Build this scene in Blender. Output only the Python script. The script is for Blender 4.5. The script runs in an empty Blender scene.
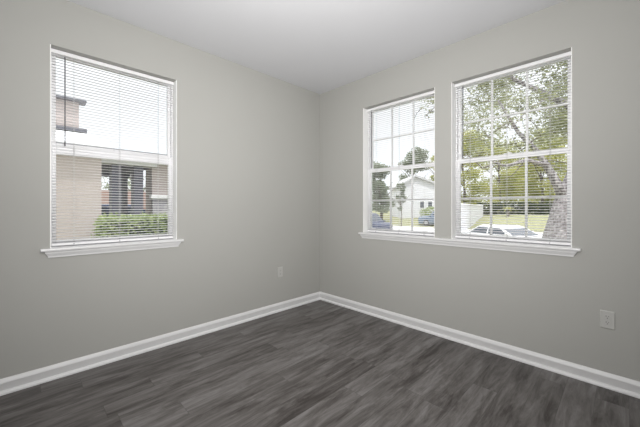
import bpy, bmesh, math, random
from mathutils import Vector, Matrix

scene = bpy.context.scene
COL = scene.collection
PI = math.pi

# ------------------------------------------------------------------ camera
FPX = 300.6                    # focal length in pixels of the 640 px wide frame
HORIZON = 207.8                # pixel row of the horizon
YAW = math.radians(45.4)
CEIL = 2.74
FWD = (-math.sin(YAW), math.cos(YAW))
RGT = (math.cos(YAW), math.sin(YAW))
CAM = (2.869, -2.829, 1.221)   # the room corner is the origin, the room is x > 0, y < 0

cd = bpy.data.cameras.new('camera')
cam = bpy.data.objects.new('camera', cd)
COL.objects.link(cam)
cd.sensor_fit = 'HORIZONTAL'
cd.sensor_width = 36.0
cd.lens = 36.0 * FPX / 640.0
cd.shift_y = -(213.5 - HORIZON) / 640.0
cd.clip_start = 0.05
cd.clip_end = 500
cam.location = CAM
cam.rotation_euler = (PI / 2, 0, YAW)
scene.camera = cam

# ------------------------------------------------------------------ light
world = bpy.data.worlds.new('World')
scene.world = world
world.use_nodes = True
WN, WL = world.node_tree.nodes, world.node_tree.links
bg = WN['Background']
bg.inputs['Strength'].default_value = 1.0
# bright overcast sky: the zenith is about three times as bright as the horizon
w_tc = WN.new('ShaderNodeTexCoord')
w_sp = WN.new('ShaderNodeSeparateXYZ')
w_rg = WN.new('ShaderNodeMapRange')
w_rg.inputs['From Min'].default_value = 0.3
w_rg.inputs['From Max'].default_value = 1.0
w_rg.inputs['To Min'].default_value = 1.25
w_rg.inputs['To Max'].default_value = 3.6
w_cm = WN.new('ShaderNodeCombineColor')
w_bl = WN.new('ShaderNodeMath')
w_bl.operation = 'MULTIPLY'
w_bl.inputs[1].default_value = 1.03
WL.new(w_tc.outputs['Generated'], w_sp.inputs[0])
WL.new(w_sp.outputs[2], w_rg.inputs['Value'])
WL.new(w_rg.outputs[0], w_bl.inputs[0])
WL.new(w_rg.outputs[0], w_cm.inputs[0])
WL.new(w_rg.outputs[0], w_cm.inputs[1])
WL.new(w_bl.outputs[0], w_cm.inputs[2])
WL.new(w_cm.outputs[0], bg.inputs['Color'])

sd = bpy.data.lights.new('sun', 'SUN')
sd.energy = 3.0
sd.angle = math.radians(2.0)
sd.color = (1.0, 0.96, 0.91)
sun = bpy.data.objects.new('sun', sd)
COL.objects.link(sun)
sun.rotation_euler = Vector((-0.32, 0.42, -1.0)).to_track_quat('-Z', 'Y').to_euler()

ld = bpy.data.lights.new('bounce_light', 'AREA')      # added, unseen: upward light standing in for flash bounced off the ceiling
ld.shape = 'DISK'
ld.size = 1.6
ld.energy = 36
ld.color = (1.0, 0.985, 0.96)
bl = bpy.data.objects.new('bounce_light', ld)
COL.objects.link(bl)
bl.location = (2.85, -2.8, 1.25)
bl.rotation_euler = (PI, 0, 0)

fd = bpy.data.lights.new('fill_light', 'AREA')        # added, unseen: frontal fill above the camera, stands in for a flash
fd.shape = 'RECTANGLE'
fd.size = 0.24
fd.size_y = 0.42
fd.spread = math.radians(153)
fd.energy = 56
fd.color = (1.0, 0.985, 0.965)
fl = bpy.data.objects.new('fill_light', fd)
COL.objects.link(fl)
fl.location = (2.55, -2.645, 1.73)
fl.rotation_euler = Vector((-1, 1, -0.05)).to_track_quat('-Z', 'Y').to_euler()

scene.view_settings.view_transform = 'Standard'
scene.view_settings.look = 'None'
scene.view_settings.exposure = 0.0
scene.view_settings.gamma = 1.0
scene.view_settings.use_curve_mapping = False
scene.cycles.max_bounces = 14
scene.cycles.diffuse_bounces = 6
scene.cycles.transparent_max_bounces = 24
scene.cycles.caustics_reflective = False
scene.cycles.caustics_refractive = False
scene.cycles.use_denoising = True


def at(px, d):
    """ground position on the sight line through picture column px, d metres in front of the camera"""
    u = (px - 320) / FPX
    return (CAM[0] + d * (FWD[0] + u * RGT[0]), CAM[1] + d * (FWD[1] + u * RGT[1]))


def hz(py, d):
    return CAM[2] + (HORIZON - py) / FPX * d


# ------------------------------------------------------------------ materials
def pm(name, color, rough=0.6, spec=0.5, metal=0.0):
    m = bpy.data.materials.new(name)
    m.use_nodes = True
    b = m.node_tree.nodes['Principled BSDF']
    b.inputs['Base Color'].default_value = (*color, 1)
    b.inputs['Roughness'].default_value = rough
    b.inputs['Specular IOR Level'].default_value = spec
    b.inputs['Metallic'].default_value = metal
    return m


def nodes(m):
    return m.node_tree.nodes, m.node_tree.links, m.node_tree.nodes['Principled BSDF']


def ramp(N, stops):
    r = N.new('ShaderNodeValToRGB')
    cr = r.color_ramp
    while len(cr.elements) > 1:
        cr.elements.remove(cr.elements[-1])
    cr.elements[0].position, cr.elements[0].color = stops[0][0], (*stops[0][1], 1)
    for p, c in stops[1:]:
        e = cr.elements.new(p)
        e.color = (*c, 1)
    return r


def noise_mat(name, stops, scale=10, detail=4, rough=0.7, stretch=(1, 1, 1), bump=0.0, spec=0.3, coord='Object'):
    m = pm(name, stops[0][1], rough, spec)
    N, L, B = nodes(m)
    tc = N.new('ShaderNodeTexCoord')
    mp = N.new('ShaderNodeMapping')
    mp.inputs['Scale'].default_value = stretch
    nz = N.new('ShaderNodeTexNoise')
    nz.inputs['Scale'].default_value = scale
    nz.inputs['Detail'].default_value = detail
    r = ramp(N, stops)
    L.new(tc.outputs[coord], mp.inputs[0])
    L.new(mp.outputs[0], nz.inputs['Vector'])
    L.new(nz.outputs['Fac'], r.inputs[0])
    L.new(r.outputs[0], B.inputs['Base Color'])
    if bump:
        bp = N.new('ShaderNodeBump')
        bp.inputs['Strength'].default_value = bump
        bp.inputs['Distance'].default_value = 0.01
        L.new(nz.outputs['Fac'], bp.inputs['Height'])
        L.new(bp.outputs[0], B.inputs['Normal'])
    return m


def painted(name, color, rough=0.75, tex=260, bump=0.05):
    """rolled wall paint: even colour with a fine orange-peel bump"""
    m = pm(name, color, rough, 0.25)
    N, L, B = nodes(m)
    tc = N.new('ShaderNodeTexCoord')
    nz = N.new('ShaderNodeTexNoise')
    nz.inputs['Scale'].default_value = tex
    nz.inputs['Detail'].default_value = 2
    bp = N.new('ShaderNodeBump')
    bp.inputs['Strength'].default_value = bump
    bp.inputs['Distance'].default_value = 0.002
    L.new(tc.outputs['Object'], nz.inputs['Vector'])
    L.new(nz.outputs['Fac'], bp.inputs['Height'])
    L.new(bp.outputs[0], B.inputs['Normal'])
    return m


def floor_mat():
    m = pm('grey_vinyl_plank', (0.13, 0.125, 0.12), 0.42, 0.4)
    N, L, B = nodes(m)
    tc = N.new('ShaderNodeTexCoord')
    sep = N.new('ShaderNodeSeparateXYZ')
    L.new(tc.outputs['Object'], sep.inputs[0])

    def math_(op, a, b=None, c=None):
        n = N.new('ShaderNodeMath')
        n.operation = op
        for i, v in enumerate((a, b, c)):
            if v is None:
                continue
            if hasattr(v, 'is_linked') or hasattr(v, 'links'):
                L.new(v, n.inputs[i])
            else:
                n.inputs[i].default_value = v
        return n.outputs[0]
    W, LEN = 0.152, 1.22
    row = math_('FLOOR', math_('DIVIDE', sep.outputs[0], W))
    fx = math_('FRACT', math_('DIVIDE', sep.outputs[0], W))
    wn = N.new('ShaderNodeTexWhiteNoise')
    wn.noise_dimensions = '1D'
    L.new(row, wn.inputs['W'])
    ys = math_('ADD', math_('DIVIDE', sep.outputs[1], LEN), math_('MULTIPLY', wn.outputs['Value'], 7.3))
    colm = math_('FLOOR', ys)
    fy = math_('FRACT', ys)
    cmb = N.new('ShaderNodeCombineXYZ')
    L.new(row, cmb.inputs[0])
    L.new(colm, cmb.inputs[1])
    wn2 = N.new('ShaderNodeTexWhiteNoise')
    wn2.noise_dimensions = '2D'
    L.new(cmb.outputs[0], wn2.inputs['Vector'])
    # grain: noise stretched along the plank, shifted per plank
    gv = N.new('ShaderNodeCombineXYZ')
    L.new(math_('MULTIPLY', sep.outputs[0], 17.0), gv.inputs[0])
    L.new(math_('ADD', math_('MULTIPLY', sep.outputs[1], 2.5), math_('MULTIPLY', wn2.outputs['Value'], 40.0)), gv.inputs[1])
    L.new(math_('MULTIPLY', wn2.outputs['Value'], 17.0), gv.inputs[2])
    g1 = N.new('ShaderNodeTexNoise')
    g1.inputs['Scale'].default_value = 1.0
    g1.inputs['Detail'].default_value = 5
    g1.inputs['Roughness'].default_value = 0.7
    g1.inputs['Distortion'].default_value = 0.5
    L.new(gv.outputs[0], g1.inputs['Vector'])
    gv2 = N.new('ShaderNodeCombineXYZ')
    L.new(math_('MULTIPLY', sep.outputs[0], 95.0), gv2.inputs[0])
    L.new(math_('MULTIPLY', sep.outputs[1], 4.0), gv2.inputs[1])
    L.new(math_('MULTIPLY', wn2.outputs['Value'], 31.0), gv2.inputs[2])
    g2 = N.new('ShaderNodeTexNoise')
    g2.inputs['Scale'].default_value = 1.0
    g2.inputs['Detail'].default_value = 3
    L.new(gv2.outputs[0], g2.inputs['Vector'])
    v = math_('MULTIPLY_ADD', g1.outputs['Fac'], 1.15, -0.12)
    v = math_('MULTIPLY_ADD', g2.outputs['Fac'], 0.28, math_('SUBTRACT', v, 0.14))
    v = math_('MULTIPLY_ADD', wn2.outputs['Value'], 0.16, math_('SUBTRACT', v, 0.08))
    r = ramp(N, [(0.22, FLOOR_DARK), (0.5, FLOOR_MID), (0.76, FLOOR_LIGHT)])
    L.new(v, r.inputs[0])
    # seams
    ex = math_('MINIMUM', fx, math_('SUBTRACT', 1.0, fx))
    ey = math_('MINIMUM', fy, math_('SUBTRACT', 1.0, fy))
    sx = math_('LESS_THAN', ex, 0.012)
    sy = math_('LESS_THAN', ey, 0.0018)
    seam = math_('MAXIMUM', sx, sy)
    mx = N.new('ShaderNodeMix')
    mx.data_type = 'RGBA'
    L.new(math_('MULTIPLY', seam, 0.28), mx.inputs['Factor'])
    L.new(r.outputs[0], mx.inputs[6])
    mx.inputs[7].default_value = (0.03, 0.028, 0.027, 1)
    L.new(mx.outputs[2], B.inputs['Base Color'])
    L.new(math_('MULTIPLY_ADD', g2.outputs['Fac'], 0.2, 0.36), B.inputs['Roughness'])
    bp = N.new('ShaderNodeBump')
    bp.inputs['Strength'].default_value = 0.12
    bp.inputs['Distance'].default_value = 0.002
    L.new(math_('SUBTRACT', g2.outputs['Fac'], seam), bp.inputs['Height'])
    L.new(bp.outputs[0], B.inputs['Normal'])
    return m


FLOOR_DARK = (0.043, 0.037, 0.034)
FLOOR_MID = (0.128, 0.119, 0.114)
FLOOR_LIGHT = (0.215, 0.208, 0.205)


def glass_mat(name, tint=(0.97, 0.985, 0.985)):
    m = bpy.data.materials.new(name)
    m.use_nodes = True
    N, L = m.node_tree.nodes, m.node_tree.links
    N.clear()
    out = N.new('ShaderNodeOutputMaterial')
    mix = N.new('ShaderNodeMixShader')
    fr = N.new('ShaderNodeFresnel')
    fr.inputs['IOR'].default_value = 1.35
    tr = N.new('ShaderNodeBsdfTransparent')
    tr.inputs['Color'].default_value = (*tint, 1)
    gl = N.new('ShaderNodeBsdfGlossy')
    gl.inputs['Roughness'].default_value = 0.02
    L.new(fr.outputs[0], mix.inputs[0])
    L.new(tr.outputs[0], mix.inputs[1])
    L.new(gl.outputs[0], mix.inputs[2])
    L.new(mix.outputs[0], out.inputs[0])
    return m


def leaf_mat(name, c1, c2, c3, scale=3.0):
    """leaf colours varying over the crown, some light passing through the leaves"""
    m = pm(name, c2, 0.6, 0.3)
    N, L, B = nodes(m)
    tc = N.new('ShaderNodeTexCoord')
    nz = N.new('ShaderNodeTexNoise')
    nz.inputs['Scale'].default_value = scale
    nz.inputs['Detail'].default_value = 6
    nz.inputs['Roughness'].default_value = 0.75
    r = ramp(N, [(0.3, c1), (0.5, c2), (0.7, c3)])
    L.new(tc.outputs['Object'], nz.inputs['Vector'])
    L.new(nz.outputs['Fac'], r.inputs[0])
    L.new(r.outputs[0], B.inputs['Base Color'])
    out = N['Material Output']
    ad = N.new('ShaderNodeMixShader')
    ad.inputs[0].default_value = 0.35
    tl = N.new('ShaderNodeBsdfTranslucent')
    L.new(r.outputs[0], tl.inputs['Color'])
    L.new(B.outputs[0], ad.inputs[1])
    L.new(tl.outputs[0], ad.inputs[2])
    L.new(ad.outputs[0], out.inputs[0])
    return m


def slat_mat():
    m = pm('blind_slat', (0.90, 0.90, 0.91), 0.4, 0.5)
    N, L, B = nodes(m)
    mix = N.new('ShaderNodeMixShader')
    mix.inputs[0].default_value = 0.18
    tl = N.new('ShaderNodeBsdfTranslucent')
    tl.inputs['Color'].default_value = (0.9, 0.9, 0.92, 1)
    L.new(B.outputs[0], mix.inputs[1])
    L.new(tl.outputs[0], mix.inputs[2])
    L.new(mix.outputs[0], N['Material Output'].inputs[0])
    return m


M_WALL = painted('wall_paint', (0.418, 0.416, 0.395))
M_CEIL = painted('ceiling_paint', (0.715, 0.72, 0.745), 0.85, 120, 0.12)
M_FLOOR = floor_mat()
M_TRIM = pm('trim_paint', (0.72, 0.72, 0.725), 0.35, 0.5)
M_JAMB = pm('jamb_paint', (0.92, 0.92, 0.91), 0.45, 0.4)
M_VINYL = pm('window_vinyl', (0.93, 0.93, 0.945), 0.4, 0.5)
M_GLASS = glass_mat('window_glass')
M_RAIL = pm('blind_rail', (0.86, 0.86, 0.875), 0.4, 0.5)
M_SLAT = slat_mat()
M_CORD = pm('blind_cord', (0.62, 0.62, 0.62), 0.8)
M_WAND = pm('grey_acrylic', (0.11, 0.11, 0.12), 0.25, 0.6)
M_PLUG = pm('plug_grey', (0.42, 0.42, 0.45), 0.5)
M_PLATE = pm('outlet_plastic', (0.50, 0.50, 0.48), 0.35, 0.5)
M_SLOT = pm('outlet_slot', (0.05, 0.05, 0.05), 0.6)
M_STEEL = pm('screw_steel', (0.5, 0.5, 0.5), 0.3, 0.5, 1.0)


# ------------------------------------------------------------------ mesh helpers
class MB:
    def __init__(self):
        self.bm = bmesh.new()

    def box(self, x0, x1, y0, y1, z0, z1, mat=None):
        vs = [self.bm.verts.new((x, y, z)) for z in (z0, z1) for y in (y0, y1) for x in (x0, x1)]
        for f in ((0, 2, 3, 1), (4, 5, 7, 6), (0, 1, 5, 4), (2, 6, 7, 3), (0, 4, 6, 2), (1, 3, 7, 5)):
            self.bm.faces.new([vs[i] for i in f])
        if mat is not None:
            bmesh.ops.transform(self.bm, matrix=mat, verts=vs)
        return self

    def hexa(self, bottom, top):
        b = [self.bm.verts.new(p) for p in bottom]
        t = [self.bm.verts.new(p) for p in top]
        n = len(b)
        self.bm.faces.new(list(reversed(b)))
        self.bm.faces.new(t)
        for i in range(n):
            j = (i + 1) % n
            self.bm.faces.new((b[i], b[j], t[j], t[i]))
        return self

    def prism(self, prof, axis, a0, a1):
        """profile of 2-D points swept along an axis: 'x' profile is (y,z), 'y' profile is (x,z), 'z' profile is (x,y)"""
        def P(p, a):
            return {'x': (a, p[0], p[1]), 'y': (p[0], a, p[1]), 'z': (p[0], p[1], a)}[axis]
        return self.hexa([P(p, a0) for p in prof], [P(p, a1) for p in prof])

    def loft(self, rings, caps=True, close=True):
        R = [[self.bm.verts.new(p) for p in ring] for ring in rings]
        n = len(R[0])
        for a, b in zip(R, R[1:]):
            for i in range(n if close else n - 1):
                j = (i + 1) % n
                self.bm.faces.new((a[i], a[j], b[j], b[i]))
        if caps:
            self.bm.faces.new(list(reversed(R[0])))
            self.bm.faces.new(R[-1])
        return self

    def tube(self, pts, radii, seg=8):
        pts = [Vector(p) for p in pts]
        if not hasattr(radii, '__len__'):
            radii = [radii] * len(pts)
        rings = []
        for i, p in enumerate(pts):
            t = (pts[min(i + 1, len(pts) - 1)] - pts[max(i - 1, 0)]).normalized()
            a = Vector((0, 0, 1)) if abs(t.z) < 0.9 else Vector((1, 0, 0))
            u = t.cross(a).normalized()
            v = t.cross(u)
            rings.append([p + radii[i] * (math.cos(2 * PI * k / seg) * u + math.sin(2 * PI * k / seg) * v) for k in range(seg)])
        return self.loft(rings)

    def cyl(self, c, axis, r, h, seg=20):
        c = Vector(c)
        ax = Vector(axis).normalized()
        return self.tube([c - ax * h / 2, c + ax * h / 2], r, seg)

    def quads(self, polys):
        for p in polys:
            self.bm.faces.new([self.bm.verts.new(q) for q in p])
        return self

    def build(self, name, mat, parent=None, bevel=0.0, smooth=False, seg=2, recalc=True):
        if recalc:
            bmesh.ops.recalc_face_normals(self.bm, faces=self.bm.faces)
        me = bpy.data.meshes.new(name)
        self.bm.to_mesh(me)
        self.bm.free()
        if smooth:
            me.polygons.foreach_set('use_smooth', [True] * len(me.polygons))
        o = bpy.data.objects.new(name, me)
        COL.objects.link(o)
        if mat is not None:
            me.materials.append(mat)
        if parent is not None:
            o.parent = parent
        if bevel:
            b = o.modifiers.new('bevel', 'BEVEL')
            b.width = bevel
            b.segments = seg
            b.limit_method = 'ANGLE'
            b.angle_limit = math.radians(40)
        return o


def raw(name, verts, faces, mat, parent=None, smooth=False):
    me = bpy.data.meshes.new(name)
    me.from_pydata(verts, [], faces)
    if smooth:
        me.polygons.foreach_set('use_smooth', [True] * len(me.polygons))
    o = bpy.data.objects.new(name, me)
    COL.objects.link(o)
    me.materials.append(mat)
    if parent is not None:
        o.parent = parent
    return o


def empty(name, loc=(0, 0, 0), rz=0.0, parent=None):
    o = bpy.data.objects.new(name, None)
    o.empty_display_size = 0.1
    COL.objects.link(o)
    o.location = loc
    o.rotation_euler = (0, 0, rz)
    if parent is not None:
        o.parent = parent
    return o


def tag(o, label=None, cat=None, group=None, kind=None):
    if label:
        o['label'] = label
    if cat:
        o['category'] = cat
    if group:
        o['group'] = group
    if kind:
        o['kind'] = kind
    return o


# ------------------------------------------------------------------ room shell
RX, RY = 4.7, -4.7             # the unseen walls behind the camera
WT = 0.17                      # outer wall thickness
OZ0, OZ1 = 0.932, 2.385        # window openings
OW = 0.862
LY0 = -2.695                   # left window, near side
WX = (0.718, 1.738)            # the two windows of the right wall

f = MB().box(-0.05, RX + .05, RY - .05, 0.05, -0.08, 0).build('floor', M_FLOOR)
tag(f, 'dark grey wood-look plank floor', 'floor', kind='structure')
c = MB().box(-WT, RX + .1, RY - .1, WT, CEIL, CEIL + 0.2).build('ceiling', M_CEIL)
tag(c, 'smooth white ceiling', 'ceiling', kind='structure')


def wall_cells(mb, a0, a1, holes, place):
    xs = sorted({a0, a1, *[h[0] for h in holes], *[h[1] for h in holes]})
    for x0, x1 in zip(xs, xs[1:]):
        h = next((h for h in holes if h[0] <= x0 + 1e-6 and h[1] >= x1 - 1e-6), None)
        if h is None:
            place(x0, x1, -0.08, CEIL)
        else:
            place(x0, x1, -0.08, OZ0)
            place(x0, x1, OZ1, CEIL)


mb = MB()
wall_cells(mb, RY - .1, 0.0, [(LY0, LY0 + OW)], lambda a, b, z0, z1: mb.box(-WT, 0, a, b, z0, z1))
w = mb.build('wall_left', M_WALL)
tag(w, 'pale greige painted wall with a single window', 'wall', kind='structure')
mb = MB()
wall_cells(mb, -WT, RX + .1, [(x, x + OW) for x in WX], lambda a, b, z0, z1: mb.box(a, b, 0, WT, z0, z1))
w = mb.build('wall_right', M_WALL)
tag(w, 'pale greige painted wall with two gridded windows', 'wall', kind='structure')
w = MB().box(RX, RX + .1, RY - .1, 0, -0.08, CEIL).build('wall_behind_right', M_WALL)
tag(w, 'pale greige wall behind the viewer', 'wall', kind='structure')
w = MB().box(0, RX, RY - .1, RY, -0.08, CEIL).build('wall_behind_left', M_WALL)
tag(w, 'pale greige wall behind the viewer on the left', 'wall', kind='structure')

# baseboard: flat board with an eased top and a quarter-round shoe on the floor
def base_profile():
    p = [(0.0, 0.0), (0.026, 0.0)]
    for k in range(0, 7):
        a = PI / 2 * k / 6
        p.append((0.013 + 0.013 * math.cos(a), 0.004 + 0.016 * math.sin(a)))
    p += [(0.0070, 0.023), (0.0160, 0.072), (0.0155, 0.077), (0.0100, 0.091), (0.0040, 0.099), (0.0, 0.100)]
    return p


bpf = base_profile()
b = MB().prism([(x, z) for x, z in bpf], 'y', RY, 0.0).build('baseboard_left', M_TRIM)
tag(b, 'white baseboard with shoe moulding under the single window', 'baseboard', kind='structure')
b = MB().prism([(-x, z) for x, z in bpf], 'x', 0.0, RX).build('baseboard_right', M_TRIM)
tag(b, 'white baseboard with shoe moulding under the paired windows', 'baseboard', kind='structure')


# ------------------------------------------------------------------ windows (local: x along the wall, y outward, z up from the opening's foot)
OH = OZ1 - OZ0
F0, F1 = 0.098, WT - 0.005     # frame depth range
FW = 0.014                     # frame face
SW = 0.025                     # sash stile
MID = OH * 0.5


def ring(mb, x0, x1, y0, y1, z0, z1, w, wb=None, wt=None):
    wb = w if wb is None else wb
    wt = w if wt is None else wt
    mb.box(x0, x0 + w, y0, y1, z0, z1)
    mb.box(x1 - w, x1, y0, y1, z0, z1)
    mb.box(x0 + w, x1 - w, y0, y1, z0, z0 + wb)
    mb.box(x0 + w, x1 - w, y0, y1, z1 - wt, z1)


def make_window(idx, loc, rz, grid, label):
    root = empty('window_%d' % idx, loc, rz)
    tag(root, label, 'window', 'vinyl sash windows', 'structure')
    j = MB()
    j.box(0, 0.005, 0.001, F0, 0.0, OH)
    j.box(OW - 0.005, OW, 0.001, F0, 0.0, OH)
    j.build('jamb', M_JAMB, root)
    fr = MB()
    ring(fr, 0.0, OW, F0, F1, 0, OH, FW, FW, .012)
    fr.build('frame', M_VINYL, root, bevel=0.003)
    xa, xb = FW, OW - FW
    rail = 0.040 if grid else 0.066
    # lower sash nearer the room, upper sash further out
    for nm, y0, y1, z0, z1, wb, wt in (('upper_sash', 0.134, 0.158, MID - rail * 0.4 + (0 if grid else .012), OH - .010, rail, .018),
                                       ('lower_sash', 0.104, 0.130, FW - 0.006, MID + rail * 0.45, 0.040, rail)):
        s = MB()
        ring(s, xa, xb, y0, y1, z0, z1, SW, wb, wt)
        so = s.build(nm, M_VINYL, root, bevel=0.003)
        gx0, gx1, gz0, gz1 = xa + SW, xb - SW, z0 + wb, z1 - wt
        ym = (y0 + y1) / 2
        MB().box(gx0 - .004, gx1 + .004, ym - .002, ym + .002, gz0 - .004, gz1 + .004).build('glass_pane', M_GLASS, so)
        if grid:
            g = MB()
            hw = 0.0085
            for k in (1, 2):
                x = gx0 + (gx1 - gx0) * k / 3
                g.box(x - hw, x + hw, ym - .007, ym + .007, gz0, gz1)
            z = (gz0 + gz1) / 2
            g.box(gx0, gx1, ym - .0065, ym + .0065, z - hw, z + hw)
            g.build('muntin_grid', M_VINYL, so)
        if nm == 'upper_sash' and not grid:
            MB().box(gx0, gx1, y0 - .003, y0 + .004, gz0 - .002, gz0 + .008).build('rail_strip', M_PLUG, so)  # thin grey strip along the top of the upper sash's bottom rail
        if nm == 'lower_sash':
            lk = MB()
            lk.box(OW / 2 - .03, OW / 2 + .03, y0 - .006, y0 + .014, z1, z1 + .010)
            lk.cyl((OW / 2 + .012, y0 + .002, z1 + .013), (0, 0, 1), .009, .008, 12)
            lk.build('sash_lock', M_VINYL, so)
    return root


make_window(1, (0, LY0, OZ0), PI / 2, False, 'white sash window without grids on the left wall')
make_window(2, (WX[0], 0, OZ0), 0, True, 'white gridded sash window nearer the room corner')
make_window(3, (WX[1], 0, OZ0), 0, True, 'white gridded sash window further from the room corner')


# ------------------------------------------------------------------ window stools and aprons
def make_sill(n, loc, rz, width, label):
    root = empty('trim_%d' % n, loc, rz)
    tag(root, label, 'window sill', kind='structure')
    H, P = 0.050, 0.031
    prof = [(0.0, -0.022), (0.0, 0.0), (-P + .006, 0.0), (-P + .0015, -.003), (-P, -.009), (-P + .0015, -.018), (-P + .006, -.022)]
    s = MB().prism(prof, 'x', -H, width + H)
    s.build('stool', M_TRIM, root)
    a = MB()
    ap = [(0.0, -0.022), (-0.021, -0.022), (-0.020, -0.034), (-0.011, -0.054), (-0.010, -0.066), (0.0, -0.066)]
    e = [0.030, 0.030, 0.026, 0.012, 0.010, 0.010]
    a.loft([[(-k, y, z) for (y, z), k in zip(ap, e)], [(width + k, y, z) for (y, z), k in zip(ap, e)]])
    a.build('apron', M_TRIM, root)
    return root


sill_holes = []
make_sill(1, (0, LY0, OZ0), PI / 2, OW, 'white moulded window sill under the single left window')
make_sill(2, (WX[0], 0, OZ0), 0, WX[1] + OW - WX[0], 'long white moulded window sill under the paired windows')
for (lx, ly, rz, n) in ((0, LY0, PI / 2, 1), (WX[0], 0, 0, 2), (WX[1], 0, 0, 3)):
    r_ = bpy.data.objects['window_%d' % n]
    MB().box(0.0, OW, 0.0, F0 + .004, 0.0, 0.003).build('sill_board', M_TRIM, r_)


# ------------------------------------------------------------------ blinds
BY = 0.070                     # slat centre behind the wall plane
BX0, BX1 = 0.012, OW - 0.012


def make_blind(label):
    root = empty('window_blind')
    tag(root, label, 'blind', 'white mini blinds')
    top = OH - 0.004
    hr = MB().prism([(BY - .0135, top - .027), (BY + .0135, top - .027), (BY + .0135, top), (BY + .0115, top),
                     (BY + .0115, top - .003), (BY - .0115, top - .003), (BY - .0115, top), (BY - .0135, top)], 'x', BX0 - .004, BX1 + .004)
    hr.build('head_rail', M_RAIL, root)
    z_hi, z_lo, pitch = top - 0.045, 0.040, 0.0213
    n = int((z_hi - z_lo) / pitch) + 1
    V, Fc = [], []
    K = 4
    for i in range(n):
        z = z_hi - i * pitch
        b0 = len(V)
        for k in range(K + 1):
            t = -1 + 2 * k / K
            y = BY + 0.0125 * t
            zz = z + 0.0022 * (1 - t * t) + 0.0016 * t
            V.append((BX0, y, zz))
            V.append((BX1, y, zz))
        for k in range(K):
            a = b0 + 2 * k
            Fc.append((a, a + 1, a + 3, a + 2))
    s = raw('slats', V, Fc, M_SLAT, root, True)
    so = s.modifiers.new('thickness', 'SOLIDIFY')
    so.thickness = 0.0005
    br = MB().prism([(BY - .0125, 0.010), (BY + .0125, 0.010), (BY + .0125, 0.022), (BY + .009, 0.027), (BY - .009, 0.027), (BY - .0125, 0.022)], 'x', BX0, BX1)
    bro = br.build('bottom_rail', M_RAIL, root, bevel=0.0015)
    for u in (0.15, 0.5, 0.85):
        x = BX0 + (BX1 - BX0) * u
        pl = MB().cyl((x, BY - .0132, 0.017), (0, 1, 0), 0.0045, 0.003, 12)
        pl.build('cord_plug', M_PLUG, bro)
        lc = MB()
        for dy in (-0.0128, 0.0128):
            lc.tube([(x, BY + dy, 0.022), (x, BY + dy, top - .026)], 0.0008, 5)
        lc.tube([(x + .006, BY, 0.022), (x + .006, BY, top - .026)], 0.0008, 5)
        lc.build('ladder_cord', M_CORD, root)
    x = 0.085
    wd = MB().tube([(x, BY - .020, top - .045), (x, BY - .022, top - .70)], 0.0042, 6)
    wo = wd.build('tilt_wand', M_WAND, root)
    tag(wo, 'grey tilt wand')
    hk = MB().tube([(x, BY - .012, top - .022), (x, BY - .019, top - .026), (x, BY - .021, top - .036), (x, BY - .020, top - .048)], 0.0016, 6)
    hk.build('wand_hook', M_STEEL, wo)
    return root


def copy_tree(o, parent=None):
    c_ = o.copy()
    COL.objects.link(c_)
    if parent is not None:
        c_.parent = parent
    for ch in list(o.children):
        copy_tree(ch, c_)
    return c_


bl1 = make_blind('white mini blind with open slats in the single window of the left wall')
bl2 = copy_tree(bl1)
bl3 = copy_tree(bl1)
bl1.location, bl1.rotation_euler = (0, LY0, OZ0), (0, 0, PI / 2)
bl2.location = (WX[0], 0, OZ0)
bl3.location = (WX[1], 0, OZ0)
bl2['label'] = 'white mini blind with open slats in the gridded window nearer the room corner'
bl3['label'] = 'white mini blind with open slats in the gridded window showing a big tree trunk'


# ------------------------------------------------------------------ outlets
def make_outlet(loc, rz, label):
    root = empty('electrical_outlet', loc, rz)
    tag(root, label, 'outlet', 'wall outlets')
    W2, H2 = 0.0375, 0.060
    p = MB().hexa([(-W2, 0, -H2), (W2, 0, -H2), (W2, 0, H2), (-W2, 0, H2)],
                  [(-W2 + .003, -.007, -H2 + .003), (W2 - .003, -.007, -H2 + .003), (W2 - .003, -.007, H2 - .003), (-W2 + .003, -.007, H2 - .003)])
    p.build('cover_plate', M_PLATE, root, bevel=0.0012)
    for s in (-1, 1):
        prof = []
        for k in range(24):
            a = 2 * PI * k / 24
            prof.append((0.0165 * math.cos(a), max(-0.0135, min(0.0135, 0.0165 * math.sin(a))) + s * 0.0195))
        r = MB().loft([[(x, -.0068, z) for x, z in prof], [(x, -.0095, z) for x, z in prof]])
        ro = r.build('receptacle', M_PLATE, root)
        sl = MB()
        sl.box(-.0075, -.0050, -.0099, -.0090, s * .0195 + .000, s * .0195 + .009)
        sl.box(.0050, .0072, -.0099, -.0090, s * .0195 + .001, s * .0195 + .008)
        sl.cyl((0, -.0094, s * .0195 - .007), (0, 1, 0), .0028, .001, 12)
        sl.build('slot', M_SLOT, ro)
    MB().cyl((0, -.0075, 0), (0, 1, 0), .0032, .002, 12).build('screw', M_STEEL, root)
    return root


make_outlet((0.0, -0.665, 0.46), PI / 2, 'white duplex outlet low on the wall left of the room corner')
make_outlet((2.786, 0.0, 0.46), 0, 'white duplex outlet low on the wall right of the paired windows')

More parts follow.
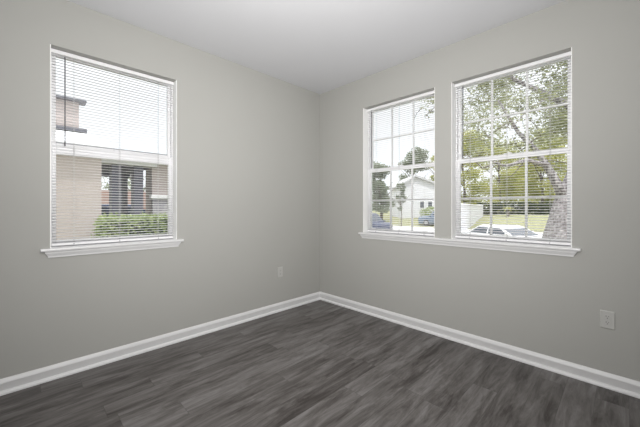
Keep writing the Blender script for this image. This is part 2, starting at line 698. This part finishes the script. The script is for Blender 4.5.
# ================================================================== outside
M_GRASS = noise_mat('lawn_grass', [(0.3, (0.15, 0.165, 0.08)), (0.5, (0.24, 0.24, 0.13)), (0.7, (0.34, 0.32, 0.20))], 6, 8, 0.9, bump=0.4)
M_ROAD = noise_mat('pale_concrete', [(0.35, (0.52, 0.51, 0.49)), (0.65, (0.66, 0.65, 0.63))], 1.5, 8, 0.85)
M_STUCCO = noise_mat('tan_stucco', [(0.35, (0.45, 0.395, 0.38)), (0.65, (0.51, 0.445, 0.43))], 30, 4, 0.9, bump=0.2)
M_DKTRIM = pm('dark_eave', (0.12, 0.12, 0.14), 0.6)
M_WHITE = pm('white_paint_outside', (0.75, 0.75, 0.76), 0.6)
M_PORCH_SHADE = pm('porch_shade', (0.13, 0.13, 0.16), 0.6)  # bluish porch shade put into the colour of tan posts, beam and ceiling
M_ROOFW = pm('pale_roof', (0.74, 0.74, 0.76), 0.7)
M_BARK = noise_mat('lichen_bark', [(0.36, (0.09, 0.08, 0.085)), (0.47, (0.22, 0.20, 0.21)), (0.55, (0.34, 0.315, 0.33)), (0.68, (0.52, 0.49, 0.51))], 24, 7, 0.95, (1, 1, 0.6), bump=1.0)
M_BRANCH = noise_mat('brown_bark', [(0.35, (0.10, 0.08, 0.07)), (0.65, (0.25, 0.22, 0.2))], 6, 5, 0.95, (1, 1, 0.3), bump=0.6)
M_LEAF_OAK = leaf_mat('oak_leaves', (0.21, 0.23, 0.12), (0.36, 0.38, 0.21), (0.52, 0.54, 0.36))
M_LEAF_YEL = leaf_mat('yellow_green_leaves', (0.22, 0.25, 0.07), (0.44, 0.45, 0.15), (0.64, 0.61, 0.26), 0.6)
M_LEAF_GRY = leaf_mat('grey_green_leaves', (0.15, 0.18, 0.12), (0.26, 0.29, 0.21), (0.38, 0.41, 0.31), 0.6)
M_LEAF_HEDGE = leaf_mat('boxwood_leaves', (0.16, 0.22, 0.08), (0.33, 0.40, 0.18), (0.52, 0.55, 0.30), 5.0)
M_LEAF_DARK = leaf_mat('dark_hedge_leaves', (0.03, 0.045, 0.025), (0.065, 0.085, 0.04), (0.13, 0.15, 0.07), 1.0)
M_FROND = leaf_mat('pale_fronds', (0.34, 0.36, 0.12), (0.48, 0.48, 0.20), (0.62, 0.6, 0.3), 2.0)


def brick_mat():
    m = pm('red_brick', (0.4, 0.2, 0.16), 0.9, 0.2)
    N, L, B = nodes(m)
    tc = N.new('ShaderNodeTexCoord')
    mp = N.new('ShaderNodeMapping')
    mp.inputs['Rotation'].default_value = (PI / 2, 0, PI / 2)
    bt = N.new('ShaderNodeTexBrick')
    bt.inputs['Color1'].default_value = (0.42, 0.30, 0.26, 1)
    bt.inputs['Color2'].default_value = (0.35, 0.24, 0.21, 1)
    bt.inputs['Mortar'].default_value = (0.5, 0.46, 0.42, 1)
    bt.inputs['Scale'].default_value = 4.5
    L.new(tc.outputs['Object'], mp.inputs[0])
    L.new(mp.outputs[0], bt.inputs['Vector'])
    L.new(bt.outputs['Color'], B.inputs['Base Color'])
    return m


def stone_mat():
    m = pm('grey_stone', (0.3, 0.3, 0.33), 0.9, 0.2)
    N, L, B = nodes(m)
    tc = N.new('ShaderNodeTexCoord')
    vo = N.new('ShaderNodeTexVoronoi')
    vo.inputs['Scale'].default_value = 5
    r = ramp(N, [(0.0, (0.26, 0.25, 0.28)), (0.5, (0.36, 0.35, 0.37)), (1.0, (0.46, 0.44, 0.45))])
    L.new(tc.outputs['Object'], vo.inputs['Vector'])
    L.new(vo.outputs['Color'], r.inputs[0])
    L.new(r.outputs[0], B.inputs['Base Color'])
    return m


def siding_mat():
    m = pm('white_lap_siding', (0.66, 0.66, 0.70), 0.7, 0.3)
    N, L, B = nodes(m)
    tc = N.new('ShaderNodeTexCoord')
    wv = N.new('ShaderNodeTexWave')
    wv.wave_type = 'BANDS'
    wv.bands_direction = 'Z'
    wv.wave_profile = 'SAW'
    wv.inputs['Scale'].default_value = 1.6
    bp = N.new('ShaderNodeBump')
    bp.inputs['Strength'].default_value = 0.6
    bp.inputs['Distance'].default_value = 0.03
    L.new(tc.outputs['Object'], wv.inputs['Vector'])
    L.new(wv.outputs['Fac'], bp.inputs['Height'])
    L.new(bp.outputs[0], B.inputs['Normal'])
    return m


M_BRICK = brick_mat()
M_STONE = stone_mat()
M_SIDING = siding_mat()
M_ROOFG = noise_mat('grey_shingles', [(0.35, (0.42, 0.42, 0.44)), (0.65, (0.52, 0.52, 0.53))], 12, 4, 0.9)

# ---- ground: yard at the house, a slope down to the wide pale street, a lawn bank beyond
YARD, STREET, BANK = -0.25, -1.0, 0.15


def strip(name, ys, mat, x0, x1, label, cat):
    V, Fc = [], []
    nx = 16
    for (y, z) in ys:
        for i in range(nx + 1):
            V.append((x0 + (x1 - x0) * i / nx, y, z))
    for j in range(len(ys) - 1):
        for i in range(nx):
            a = j * (nx + 1) + i
            Fc.append((a, a + 1, a + nx + 2, a + nx + 1))
    o = raw(name, V, Fc, mat)
    tag(o, label, cat, kind='structure')
    return o


strip('ground_yard', [(-30, YARD), (2.5, YARD), (4.5, -0.42), (7, -0.75), (9.5, -0.96), (10.5, STREET)], M_GRASS, -70, 60, 'grassy yard around the house', 'lawn')
strip('ground_street', [(10.5, STREET), (30, STREET)], M_ROAD, -70, 60, 'wide pale concrete street', 'street')
strip('ground_bank', [(30, STREET), (33, -0.85), (40, -0.3), (50, BANK), (120, BANK + .5)], M_GRASS, -140, 90, 'lawn rising across the street', 'lawn')


def ground_z(y):
    pts = [(-30, YARD), (2.5, YARD), (4.5, -0.42), (7, -0.75), (9.5, -0.96), (10.5, STREET), (30, STREET), (33, -0.85), (40, -0.3), (50, BANK), (120, BANK + .5)]
    for (a, za), (b_, zb) in zip(pts, pts[1:]):
        if a <= y <= b_:
            return za + (zb - za) * (y - a) / (b_ - a)
    return BANK


# ---- foliage
def leaves(rng, blobs, n, size, V, Fc, shell=0.55):
    """n leaf blades scattered in the outer shell of ellipsoid blobs (cx,cy,cz,rx,ry,rz)"""
    wts = [b[3] * b[4] * b[5] for b in blobs]
    for _ in range(n):
        b = rng.choices(blobs, wts)[0]
        while True:
            d = Vector((rng.uniform(-1, 1), rng.uniform(-1, 1), rng.uniform(-1, 1)))
            if 0.05 < d.length <= 1:
                break
        rr = shell + (1 - shell) * rng.random()
        d = d.normalized() * rr
        p = Vector((b[0] + d.x * b[3], b[1] + d.y * b[4], b[2] + d.z * b[5]))
        t = Vector((rng.gauss(0, 1), rng.gauss(0, 1), rng.gauss(0, 0.7))).normalized()
        u = t.cross(Vector((rng.gauss(0, 1), rng.gauss(0, 1), rng.gauss(0, 1)))).normalized()
        s = size * rng.uniform(0.6, 1.3)
        k = len(V)
        nrm = t.cross(u) * s * 0.15
        V.extend([p - t * s * .5, p + u * s * .28 + nrm, p + t * s * .5, p - u * s * .28 + nrm])
        Fc.append((k, k + 1, k + 2, k + 3))


def tree(name, label, group, base, h, blobs, n, size, mat, trunk_r, seed, bark=None, shell=0.5):
    rng = random.Random(seed)
    root = empty(name, base)
    tag(root, label, 'tree', group)
    V, Fc = [], []
    leaves(rng, blobs, n, size, V, Fc, shell)
    raw('foliage', V, Fc, mat, root)
    t = MB()
    t.tube([(0, 0, -0.3), (0.02 * h, 0, h * .25), (-0.01 * h, 0.01 * h, h * .6), (0, 0, h * .85)],
           [trunk_r * 1.3, trunk_r, trunk_r * .7, trunk_r * .25], 9)
    for k in range(5):
        a = 2 * PI * k / 5 + rng.random()
        z0 = h * rng.uniform(.3, .6)
        L_ = h * rng.uniform(.2, .35)
        t.tube([(0, 0, z0), (math.cos(a) * L_ * .5, math.sin(a) * L_ * .5, z0 + L_ * .5), (math.cos(a) * L_, math.sin(a) * L_, z0 + L_)],
               [trunk_r * .5, trunk_r * .35, trunk_r * .12], 7)
    t.build('trunk', bark or M_BRANCH, root, smooth=True)
    return root


def rand_blobs(rng, n, cz, R, H, r):
    out = []
    for _ in range(n):
        a = rng.random() * 2 * PI
        q = math.sqrt(rng.random())
        out.append((math.cos(a) * q * R, math.sin(a) * q * R, cz + rng.uniform(-1, 1) * H, r * rng.uniform(.7, 1.2), r * rng.uniform(.7, 1.2), r * rng.uniform(.55, .9)))
    return out


# ---- big oak close to the right window
def make_oak():
    d = 7.5
    bx, by = at(565, d)
    gz = ground_z(by)
    root = empty('oak_tree', (bx, by, gz))
    tag(root, 'big oak with thick lichen-mottled trunk close outside the window', 'tree')

    def P(px, py, dd=d):
        x, y = at(px, dd)
        return (x - bx, y - by, hz(py, dd) - gz)
    b0 = P(570, 240)
    t = MB()
    t.tube([(b0[0], b0[1], -0.25), (b0[0], b0[1], 0.15), b0, P(571, 222), P(573, 204), P(577, 185), P(588, 150), P(604, 110), P(615, 60), P(622, 0)],
           [.85, .70, .575, .47, .40, .30, .20, .17, .13, .08], 14)
    to = t.build('trunk', M_BARK, root, smooth=True)
    lm = MB()
    lm.tube([P(570, 207), P(557, 184), P(547, 166), P(536, 150, 7.6), P(518, 132, 7.8), P(498, 100, 8.0)], [.19, .11, .08, .065, .045, .025], 10)
    lm.build('limb', M_BARK, root, smooth=True)
    lm = MB()
    lm.tube([P(588, 150), P(580, 110), P(583, 60), P(576, 0)], [.12, .08, .06, .04], 10)
    lm.build('limb', M_BARK, root, smooth=True)
    lm = MB()
    lm.tube([P(581, 112), P(548, 95, 8), P(515, 80, 8.6), P(480, 55, 9.2)], [.10, .07, .05, .02], 8)
    lm.build('limb', M_BARK, root, smooth=True)
    lm = MB()
    lm.tube([P(547, 166), P(528, 160, 7.3), P(505, 166, 7.0), P(488, 160, 6.9)], [.07, .045, .03, .012], 8)
    lm.build('limb', M_BARK, root, smooth=True)
    rng = random.Random(5)
    blobs = []
    spots = [(470, 60, 9.5, .9), (495, 70, 9, .9), (525, 50, 8.5, 1.0), (555, 60, 8, 1.0), (585, 40, 8, 1.1), (500, 30, 9.5, 1.1), (540, 10, 9, 1.2),
             (468, 105, 9.6, .7), (490, 125, 8.8, .7), (515, 100, 8.8, .9), (545, 105, 8, .9), (570, 100, 8, .9), (600, 100, 7.5, 1.0),
             (475, 145, 8.4, .45), (502, 142, 8.2, .55), (530, 138, 7.9, .6), (560, 136, 7.5, .6), (590, 140, 7.4, .7),
             (524, 160, 7.4, .28), (488, 160, 7.4, .26), (560, 165, 9.0, .4), (430, 95, 10.5, .5), (424, 110, 10.8, .3), (455, 40, 10, .8), (432, 60, 11, .6)]
    for px, py, dd, r in spots:
        x, y, z = P(px, py, dd)
        for _ in range(4):
            blobs.append((x + rng.gauss(0, .5) * r, y + rng.gauss(0, .5) * r, z + rng.gauss(0, .35) * r, r * .75, r * .75, r * .5))
    V, Fc = [], []
    leaves(rng, blobs, 25000, 0.085, V, Fc, 0.2)
    raw('foliage', V, Fc, M_LEAF_OAK, root)
    tw = MB()
    for _ in range(110):
        b_ = rng.choice(blobs)
        p = Vector((b_[0], b_[1], b_[2]))
        q = p + Vector((rng.gauss(0, .6), rng.gauss(0, .6), rng.gauss(0, .35)))
        m_ = (p + q) / 2 + Vector((0, 0, rng.uniform(-.1, .15)))
        tw.tube([p, m_, q], [.016, .011, .004], 5)
    tag(tw.build('twigs', M_BRANCH, root), kind='stuff')
    return root


make_oak()


def bg_tree(px, d, py_top, py_bot, rpx, mat, label, seed, n=2600, size=.42, group='trees across the street'):
    x, y = at(px, d)
    gz = ground_z(y)
    zt, zb = hz(py_top, d) - gz, hz(py_bot, d) - gz
    R = rpx * d / FPX
    rng = random.Random(seed)
    cz, H = (zt + zb) / 2, (zt - zb) / 2
    blobs = rand_blobs(rng, 30, cz, R * .8, H * .85, min(R, H) * .5)
    return tree('bushy_tree', label, group, (x, y, gz), zt * .95, blobs, int(n * 3), size, mat, .06 if rpx < 8 else .2, seed, None, .3)


bg_tree(463, 54, 128, 212, 20, M_LEAF_YEL, 'pale green tree behind the pale boundary wall', 11)
bg_tree(499, 70, 140, 212, 19, M_LEAF_YEL, 'yellow-green tree behind the parked white sedan', 12, 3200)
bg_tree(541, 54, 134, 212, 21, M_LEAF_YEL, 'yellow-green tree left of the oak trunk', 13, 3200)
bg_tree(522, 84, 146, 214, 22, M_LEAF_YEL, 'distant yellow-green tree filling the gap left of the oak trunk', 19, 3600, .6)
bg_tree(582, 60, 120, 212, 20, M_LEAF_YEL, 'yellow-green tree right of the oak trunk', 14)
bg_tree(381, 42, 160, 214, 13, M_LEAF_GRY, 'grey-green tree left of the white gabled house', 15, 2600, .3)
bg_tree(414, 90, 146, 212, 15, M_LEAF_GRY, 'grey-green tree rising behind the white gabled house', 16, 3000, .6)
bg_tree(401, 36, 182, 212, 4.5, M_LEAF_GRY, 'slim young tree standing before the white gabled house', 17, 500, .22)
bg_tree(443, 74, 146, 212, 12, M_LEAF_YEL, 'tall light green tree far right of the white gabled house', 18)


def make_shrub(name, label, cat, base, blobs, n, size, mat, seed, group=None, shell=.7):
    rng = random.Random(seed)
    root = empty(name, base)
    tag(root, label, cat, group)
    V, Fc = [], []
    leaves(rng, blobs, n, size, V, Fc, shell)
    raw('foliage', V, Fc, mat, root)
    for b_ in blobs:
        MB().tube([(b_[0], b_[1], -0.1), (b_[0] + .03, b_[1], b_[2])], [.04, .02], 6).build('stem', M_BRANCH, root)
    return root


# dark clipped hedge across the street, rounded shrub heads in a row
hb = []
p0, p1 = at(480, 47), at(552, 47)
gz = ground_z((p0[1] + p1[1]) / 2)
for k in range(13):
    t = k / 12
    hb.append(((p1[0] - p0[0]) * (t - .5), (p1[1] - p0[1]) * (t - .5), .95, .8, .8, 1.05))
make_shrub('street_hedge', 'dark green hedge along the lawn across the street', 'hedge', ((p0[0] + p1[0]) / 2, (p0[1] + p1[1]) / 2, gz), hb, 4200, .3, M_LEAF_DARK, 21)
x, y = at(432, 43)
make_shrub('garden_shrub', 'bright green shrub right of the white gabled house', 'shrub', (x, y, ground_z(y)), [(0, 0, .9, 1.2, 1.0, 1.0), (-1.2, .5, .8, .9, .9, .8), (1.3, .4, 1.1, 1.1, .9, 1.1)], 1500, .22, M_LEAF_HEDGE, 22)

# spiky pale plant in front of the dark hedge
x, y = at(508, 43)
root = empty('spiky_plant', (x, y, ground_z(y)))
tag(root, 'pale yellow-green plant with arching fronds before the dark hedge', 'plant')
rng = random.Random(31)
fm = MB()
for k in range(26):
    a = 2 * PI * k / 26 + rng.uniform(-.1, .1)
    L_ = rng.uniform(1.2, 1.9)
    e_ = rng.uniform(.5, 1.25)
    pts = []
    for s in range(5):
        t = s / 4
        r = L_ * t * math.cos(e_)
        z = .9 + L_ * (t * math.sin(e_) - .75 * t * t)
        pts.append(Vector((math.cos(a) * r, math.sin(a) * r, z)))
    sd_ = Vector((-math.sin(a), math.cos(a), 0))
    for s in range(4):
        w0, w1 = .16 * (1 - s / 4.2), .16 * (1 - (s + 1) / 4.2)
        fm.quads([(pts[s] - sd_ * w0, pts[s] + sd_ * w0, pts[s + 1] + sd_ * w1, pts[s + 1] - sd_ * w1)])
fm.build('fronds', M_FROND, root)
MB().tube([(0, 0, -.1), (0, 0, .5), (0, 0, .95)], [.2, .16, .1], 8).build('trunk', M_BRANCH, root)

# ---- white gabled house across the street
def make_gable_house():
    d = 46
    x0, y0 = at(402, d)
    x1, y1 = at(434, d)
    gz = ground_z((y0 + y1) / 2) - .1
    ang = math.atan2(y1 - y0, x1 - x0)
    Wd = math.hypot(x1 - x0, y1 - y0) * 1.04
    root = empty('gabled_house', ((x0 + x1) / 2, (y0 + y1) / 2, gz), ang)
    tag(root, 'white gabled house with grey roof seen past the parked vehicles', 'house')
    h1, h2 = hz(184, d) - gz, hz(177, d) - gz
    a, b_ = -Wd / 2, Wd / 2
    w_ = MB().prism([(a, 0), (b_, 0), (b_, h1), (a * .2, h2), (a, h1 - .3)], 'y', 0, 6)
    w_.build('wall', M_SIDING, root)
    r = MB()
    r.prism([(a * .2, h2), (a * .2, h2 + .28), (b_ + .5, h1 + .10), (b_ + .5, h1 - .18)], 'y', -.5, 6.3)
    r.prism([(a * .2, h2), (a * .2, h2 + .28), (a - .5, h1 - .25), (a - .5, h1 - .53)], 'y', -.5, 6.3)
    r.build('roof', M_ROOFG, root)
    for u, z in ((.12, 1.5), (.36, 1.5)):
        wx = Wd * u
        wi = MB()
        ring(wi, wx - .38, wx + .38, -.06, .02, z, z + 1.15, .08)
        wo = wi.build('house_window', M_WHITE, root)
        MB().box(wx - .3, wx + .3, -.02, .0, z + .08, z + 1.07).build('pane', M_DKGLASS, wo)

M_DKGLASS = pm('dark_glass', (0.05, 0.06, 0.08), 0.08, 0.6)
make_gable_house()

# ---- pale wall running back along the lawn, seen at the left of the right-hand window
x0, y0 = at(452, 25)
x1, y1 = at(482, 44)
ang = math.atan2(y1 - y0, x1 - x0)
gl_ = math.hypot(x1 - x0, y1 - y0)
root = empty('boundary_wall', (x0, y0, STREET - .1), ang)
tag(root, 'pale rendered boundary wall running back beside the lawn left of the dark hedge', 'boundary wall')
MB().box(0, gl_, -.15, .15, 0, 2.62).build('wall_panel', M_SIDING, root)
MB().prism([(-.22, 2.62), (.22, 2.62), (.22, 2.68), (0, 2.74), (-.22, 2.68)], 'x', -.05, gl_ + .05).build('coping', M_WHITE, root)


# ---- vehicles
M_TIRE = pm('tyre', (0.03, 0.03, 0.03), 0.8)
M_RIM = pm('wheel_rim', (0.45, 0.45, 0.47), 0.3, 0.5, 0.9)
M_HEAD = pm('headlamp', (0.85, 0.85, 0.88), 0.15, 0.6)
M_TAIL = pm('tail_lamp', (0.35, 0.02, 0.02), 0.2, 0.6)
M_BUMP = pm('black_plastic', (0.04, 0.04, 0.045), 0.6)


def make_vehicle(name, label, cat, loc, rz, paint, L_, W_, H_, belt, hood, kind):
    """car along local +x: lower body lofted from sections, glasshouse, panes, wheels, lamps"""
    root = empty(name, loc, rz)
    tag(root, label, cat)
    hw = W_ / 2
    gc = .19
    if kind == 'sedan':
        st = [(-L_ / 2, .80, .72), (-L_ / 2 + .12, .92, .90), (-L_ * .30, .96, 1), (-.2, .97, 1), (L_ * .20, .95, 1), (L_ / 2 - .5, .86, .96), (L_ / 2 - .1, .74, .84), (L_ / 2, .62, .70)]
        cab = [(-L_ * .36, -L_ * .22), (L_ * .24, L_ * .06)]
    else:
        st = [(-L_ / 2, .95, .86), (-L_ / 2 + .1, 1.0, .96), (-L_ * .3, 1.0, 1), (0, 1.0, 1), (L_ * .22, 1.0, 1), (L_ / 2 - .4, .96, .97), (L_ / 2 - .08, .90, .90), (L_ / 2, .78, .8)]
        cab = [(-L_ * .48, -L_ * .42), (L_ * .24, L_ * .10)]
    rings = []
    for x, zf, wf in st:
        zt = belt * zf if x > L_ * .22 else belt * min(1, zf + .04)
        w_ = hw * wf
        zb = gc if abs(x) < L_ / 2 - .05 else gc + .12
        rings.append([(x, -w_ * .93, zb), (x, -w_, zb + .14), (x, -w_, zt - .22), (x, -w_ * .95, zt - .04), (x, -w_ * .8, zt),
                      (x, w_ * .8, zt), (x, w_ * .95, zt - .04), (x, w_, zt - .22), (x, w_, zb + .14), (x, w_ * .93, zb)])
    MB().loft(rings).build('body', paint, root, smooth=False, bevel=.02)
    (xb0, xb1), (xf0, xf1) = cab
    wb, wt = hw * .90, hw * .70
    z0, z1 = belt - .03, H_
    MB().loft([[(xb0, -wb, z0), (xf0, -wb, z0), (xf0, wb, z0), (xb0, wb, z0)],
               [(xb1, -wt, z1 - .05), (xf1, -wt, z1 - .05), (xf1, wt, z1 - .05), (xb1, wt, z1 - .05)],
               [(xb1 + .15, -wt * .85, z1), (xf1 - .15, -wt * .85, z1), (xf1 - .15, wt * .85, z1), (xb1 + .15, wt * .85, z1)]]).build('cabin', paint, root, bevel=.02)

    def lerp(a, b_, t):
        return a + (b_ - a) * t
    ta, tb = .14, .86

    def sp(sx, t, s, off=.012):      # point on the cabin side
        xb_, xf_ = lerp(xb0, xb1, t), lerp(xf0, xf1, t)
        return (lerp(xb_, xf_, sx), s * (lerp(wb, wt, t) + off), lerp(z0, z1 - .05, t))
    for s in (-1, 1):
        for u0, u1 in ((.07, .47), (.51, .93)):
            q = [sp(u0, ta, s), sp(u1, ta, s), sp(u1, tb, s), sp(u0, tb, s)]
            q2 = [(p[0], p[1] - s * .03, p[2]) for p in q]
            MB().hexa(q2, q).build('side_window', M_DKGLASS, root)
    for nm, xa_, xc_, sg in (('windshield', xf0, xf1, 1), ('rear_window', xb0, xb1, -1)):
        q = []
        for t, s in ((ta, -1), (ta, 1), (tb, 1), (tb, -1)):
            q.append((lerp(xa_, xc_, t) + sg * .014, s * lerp(wb, wt, t) * .88, lerp(z0, z1 - .05, t)))
        q2 = [(p[0] - sg * .04, p[1], p[2]) for p in q]
        MB().hexa(q2, q).build(nm, M_DKGLASS, root)
    for sx in (-L_ * .30, L_ * .31):
        for s in (-1, 1):
            wm = MB()
            wm.cyl((sx, s * (hw - .10), .33), (0, 1, 0), .33, .22, 24)
            wo = wm.build('wheel', M_TIRE, root, bevel=.02)
            MB().cyl((sx, s * (hw + .005), .33), (0, 1, 0), .21, .03, 16).build('rim', M_RIM, wo)
    for s in (-1, 1):
        MB().box(L_ / 2 - .28, L_ / 2 - .07, s * hw * .62 - .2, s * hw * .62 + .2, belt * .66, belt * .66 + .14).build('headlight', M_HEAD, root, bevel=.03)
        MB().box(-L_ / 2 + .0, -L_ / 2 + .13, s * hw * .62 - .14, s * hw * .62 + .14, belt * .72, belt * .72 + .14).build('taillight', M_TAIL, root, bevel=.02)
        MB().box(L_ * .19, L_ * .23, s * (hw + .02) - .09, s * (hw + .02) + .09, belt, belt + .12).build('side_mirror', paint, root, bevel=.02)
    MB().box(L_ / 2 - .12, L_ / 2 + .03, -hw * .55, hw * .55, .30, .45).build('grille', M_BUMP, root, bevel=.02)
    return root


M_CARW = pm('white_car_paint', (0.75, 0.75, 0.77), 0.2, 0.6)
M_CARB = pm('blue_grey_car_paint', (0.13, 0.17, 0.23), 0.3, 0.6)
M_CARN = pm('navy_car_paint', (0.04, 0.05, 0.10), 0.25, 0.6)
x, y = at(507, 13.4)
make_vehicle('sedan', 'white sedan parked on the street below the large window', 'car', (x, y, ground_z(y)), math.radians(-32), M_CARW, 4.5, 1.75, 1.43, 1.05, 0, 'sedan')
x, y = at(440, 36)
make_vehicle('van', 'blue-grey utility vehicle parked right of the white gabled house', 'car', (x, y, ground_z(y)), math.radians(200), M_CARB, 4.8, 1.95, 1.9, 1.1, 0, 'suv')
x, y = at(368, 26)
make_vehicle('dark_car', 'dark navy car parked at the left edge of the nearer gridded window', 'car', (x, y, ground_z(y)), math.radians(-20), M_CARN, 4.7, 1.9, 1.75, 1.05, 0, 'suv')

# ---- neighbouring house seen through the left window
def yx(px, X):          # y on the plane x = X
    u = (px - 320) / FPX
    t = (X - CAM[0]) / (FWD[0] + u * RGT[0])
    return CAM[1] + t * (FWD[1] + u * RGT[1])


def zx(px, py, X):
    u = (px - 320) / FPX
    t = (X - CAM[0]) / (FWD[0] + u * RGT[0])
    return CAM[2] + t * (HORIZON - py) / FPX


def make_neighbor():
    XA, XB = -5.0, -6.2
    root = empty('neighbor_house', (XB, yx(120, XB), YARD))
    tag(root, 'tan stucco house with a shaded porch seen through the left window', 'house')
    ox, oy, oz = root.location

    def B(name, mat, x0, x1, y0, y1, z0, z1, bevel=0):
        m = MB().box(x0 - ox, x1 - ox, y0 - oy, y1 - oy, z0 - oz, z1 - oz)
        return m.build(name, mat, root, bevel=bevel)
    ya, yb, yc, yd = yx(20, XA) - 2.0, yx(101.5, XA), yx(152, XB), yx(176, XB) + 3
    ztop = zx(80, 150, XA)
    B('wing_wall', M_STUCCO, XA - 1.0, XA, ya, yb, YARD, ztop)
    zb0 = zx(125, 165.0, XB)
    B('porch_beam', M_WHITE, XB - .25, XB + .1, yb - .5, yx(156, XB), zb0, zx(125, 152, XB))
    B('porch_ceiling', M_PORCH_SHADE, XB - 2.6, XB - .25, yb - .5, yc, zb0 - .02, zb0 + .15)
    B('inner_beam', M_PORCH_SHADE, XB - 2.6, XB - 2.3, yb - .5, yc, zx(120, 177, XB - 2.4), zb0)
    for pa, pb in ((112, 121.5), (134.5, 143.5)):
        B('porch_post', M_PORCH_SHADE, XB - .36, XB - .02, yx(pa, XB), yx(pb, XB), YARD, zb0)
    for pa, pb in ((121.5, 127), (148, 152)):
        B('porch_post', M_PORCH_SHADE, XB - 2.55, XB - 2.3, yx(pa, XB - 2.4), yx(pb, XB - 2.4), YARD, zb0)
    B('side_wall', M_STUCCO, XB - .6, XB, yc, yd, YARD, ztop)
    zc = zx(160, 197.5, XB)
    B('ledge', M_WHITE, XB - .1, XB + .14, yc - .05, yd, zc - .04, zc + .06, .01)
    B('stone_base', M_STONE, XB - .1, XB + .09, yc, yd, YARD, zc - .04)
    B('porch_floor', M_ROAD, XB - 2.8, XB + .1, yb - .5, yc, YARD, YARD + .12)
    XU = XB - 1.0
    yu = yx(79, XU)
    zu0, zu1 = zx(70, 129, XU), zx(70, 101, XU)
    # pale lower roof rising to the upper storey
    zr = zx(80, 150, XA)
    r = MB().hexa([(XA + .2 - ox, ya - oy, zr - oz), (XA + .2 - ox, yb + .15 - oy, zr - oz), (XU - ox, yb + .15 - oy, zu0 - .16 - oz), (XU - ox, ya - oy, zu0 - .16 - oz)],
                  [(XA + .2 - ox, ya - oy, zr + .1 - oz), (XA + .2 - ox, yb + .15 - oy, zr + .1 - oz), (XU - ox, yb + .15 - oy, zu0 - .06 - oz), (XU - ox, ya - oy, zu0 - .06 - oz)])
    r.build('roof', M_ROOFW, root)
    r = MB().hexa([(XB + .35 - ox, yb - oy, zr + .1 - oz), (XB + .35 - ox, yd - oy, zr + .1 - oz), (XB - 4 - ox, yd - oy, zr + .5 - oz), (XB - 4 - ox, yb - oy, zr + .5 - oz)],
                  [(XB + .35 - ox, yb - oy, zr + .24 - oz), (XB + .35 - ox, yd - oy, zr + .24 - oz), (XB - 4 - ox, yd - oy, zr + .64 - oz), (XB - 4 - ox, yb - oy, zr + .64 - oz)])
    r.build('roof', M_ROOFW, root)
    B('upper_wall', M_STUCCO, XU - 3, XU, ya - 1, yu, zu0, zu1)
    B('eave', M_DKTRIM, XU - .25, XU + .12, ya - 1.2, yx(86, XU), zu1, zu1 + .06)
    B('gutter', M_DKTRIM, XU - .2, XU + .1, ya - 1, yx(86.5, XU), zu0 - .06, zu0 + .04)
    return root


make_neighbor()

# clipped boxwood hedge in sunlight in front of the porch
XH = -4.0
y0, y1 = yx(103, XH), yx(178, XH) + 1.5
zt = zx(135, 219, XH)
root = empty('boxwood_hedge', (XH - .35, (y0 + y1) / 2, YARD))
tag(root, 'sunlit clipped boxwood hedge below the porch of the tan house', 'hedge')
rng = random.Random(41)
V, Fc = [], []
hl, hh = (y1 - y0) / 2, zt - YARD
for _ in range(9000):
    fside = rng.random()
    if fside < .55:
        p = Vector((.35 + rng.gauss(0, .04), rng.uniform(-hl, hl), rng.uniform(0, hh)))
    elif fside < .85:
        p = Vector((rng.uniform(-.35, .35), rng.uniform(-hl, hl), hh + rng.gauss(0, .04)))
    else:
        p = Vector((rng.uniform(-.35, .35), rng.choice((-hl, hl)) + rng.gauss(0, .04), rng.uniform(0, hh)))
    t = Vector((rng.gauss(0, 1), rng.gauss(0, 1), rng.gauss(0, 1))).normalized()
    u = t.cross(Vector((rng.gauss(0, 1), rng.gauss(0, 1), rng.gauss(0, 1)))).normalized()
    s = .075 * rng.uniform(.6, 1.3)
    k = len(V)
    V.extend([p - t * s * .5, p + u * s * .3, p + t * s * .5, p - u * s * .3])
    Fc.append((k, k + 1, k + 2, k + 3))
raw('foliage', V, Fc, M_LEAF_HEDGE, root)
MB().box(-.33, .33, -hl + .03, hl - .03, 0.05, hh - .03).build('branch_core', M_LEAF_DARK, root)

# beyond the porch: a low brick wall, a parked car, a distant tree
XW = -15.0
wl = MB().box(-.12, .12, yx(100, XW) - 1, yx(152, XW) + 1, 0, zx(130, 191, XW) - YARD)
o = wl.build('garden_wall', M_BRICK)
o.location = (XW, 0, YARD)
tag(o, 'low red brick garden wall seen through the porch', 'wall')
make_vehicle('parked_car', 'dark parked car seen through the porch of the tan house', 'car', (-11.6, yx(122, -11.6), YARD), math.radians(95), M_CARN, 4.4, 1.8, 1.62, 1.0, 0, 'suv')
x, y = -24, yx(140, -24)
rngb = random.Random(51)
tree('bushy_tree', 'distant tree seen through the porch openings', None, (x, y, YARD), 4.6, rand_blobs(rngb, 10, 2.6, 2.2, 1.0, 1.0), 1200, .22, M_LEAF_GRY, .15, 52)
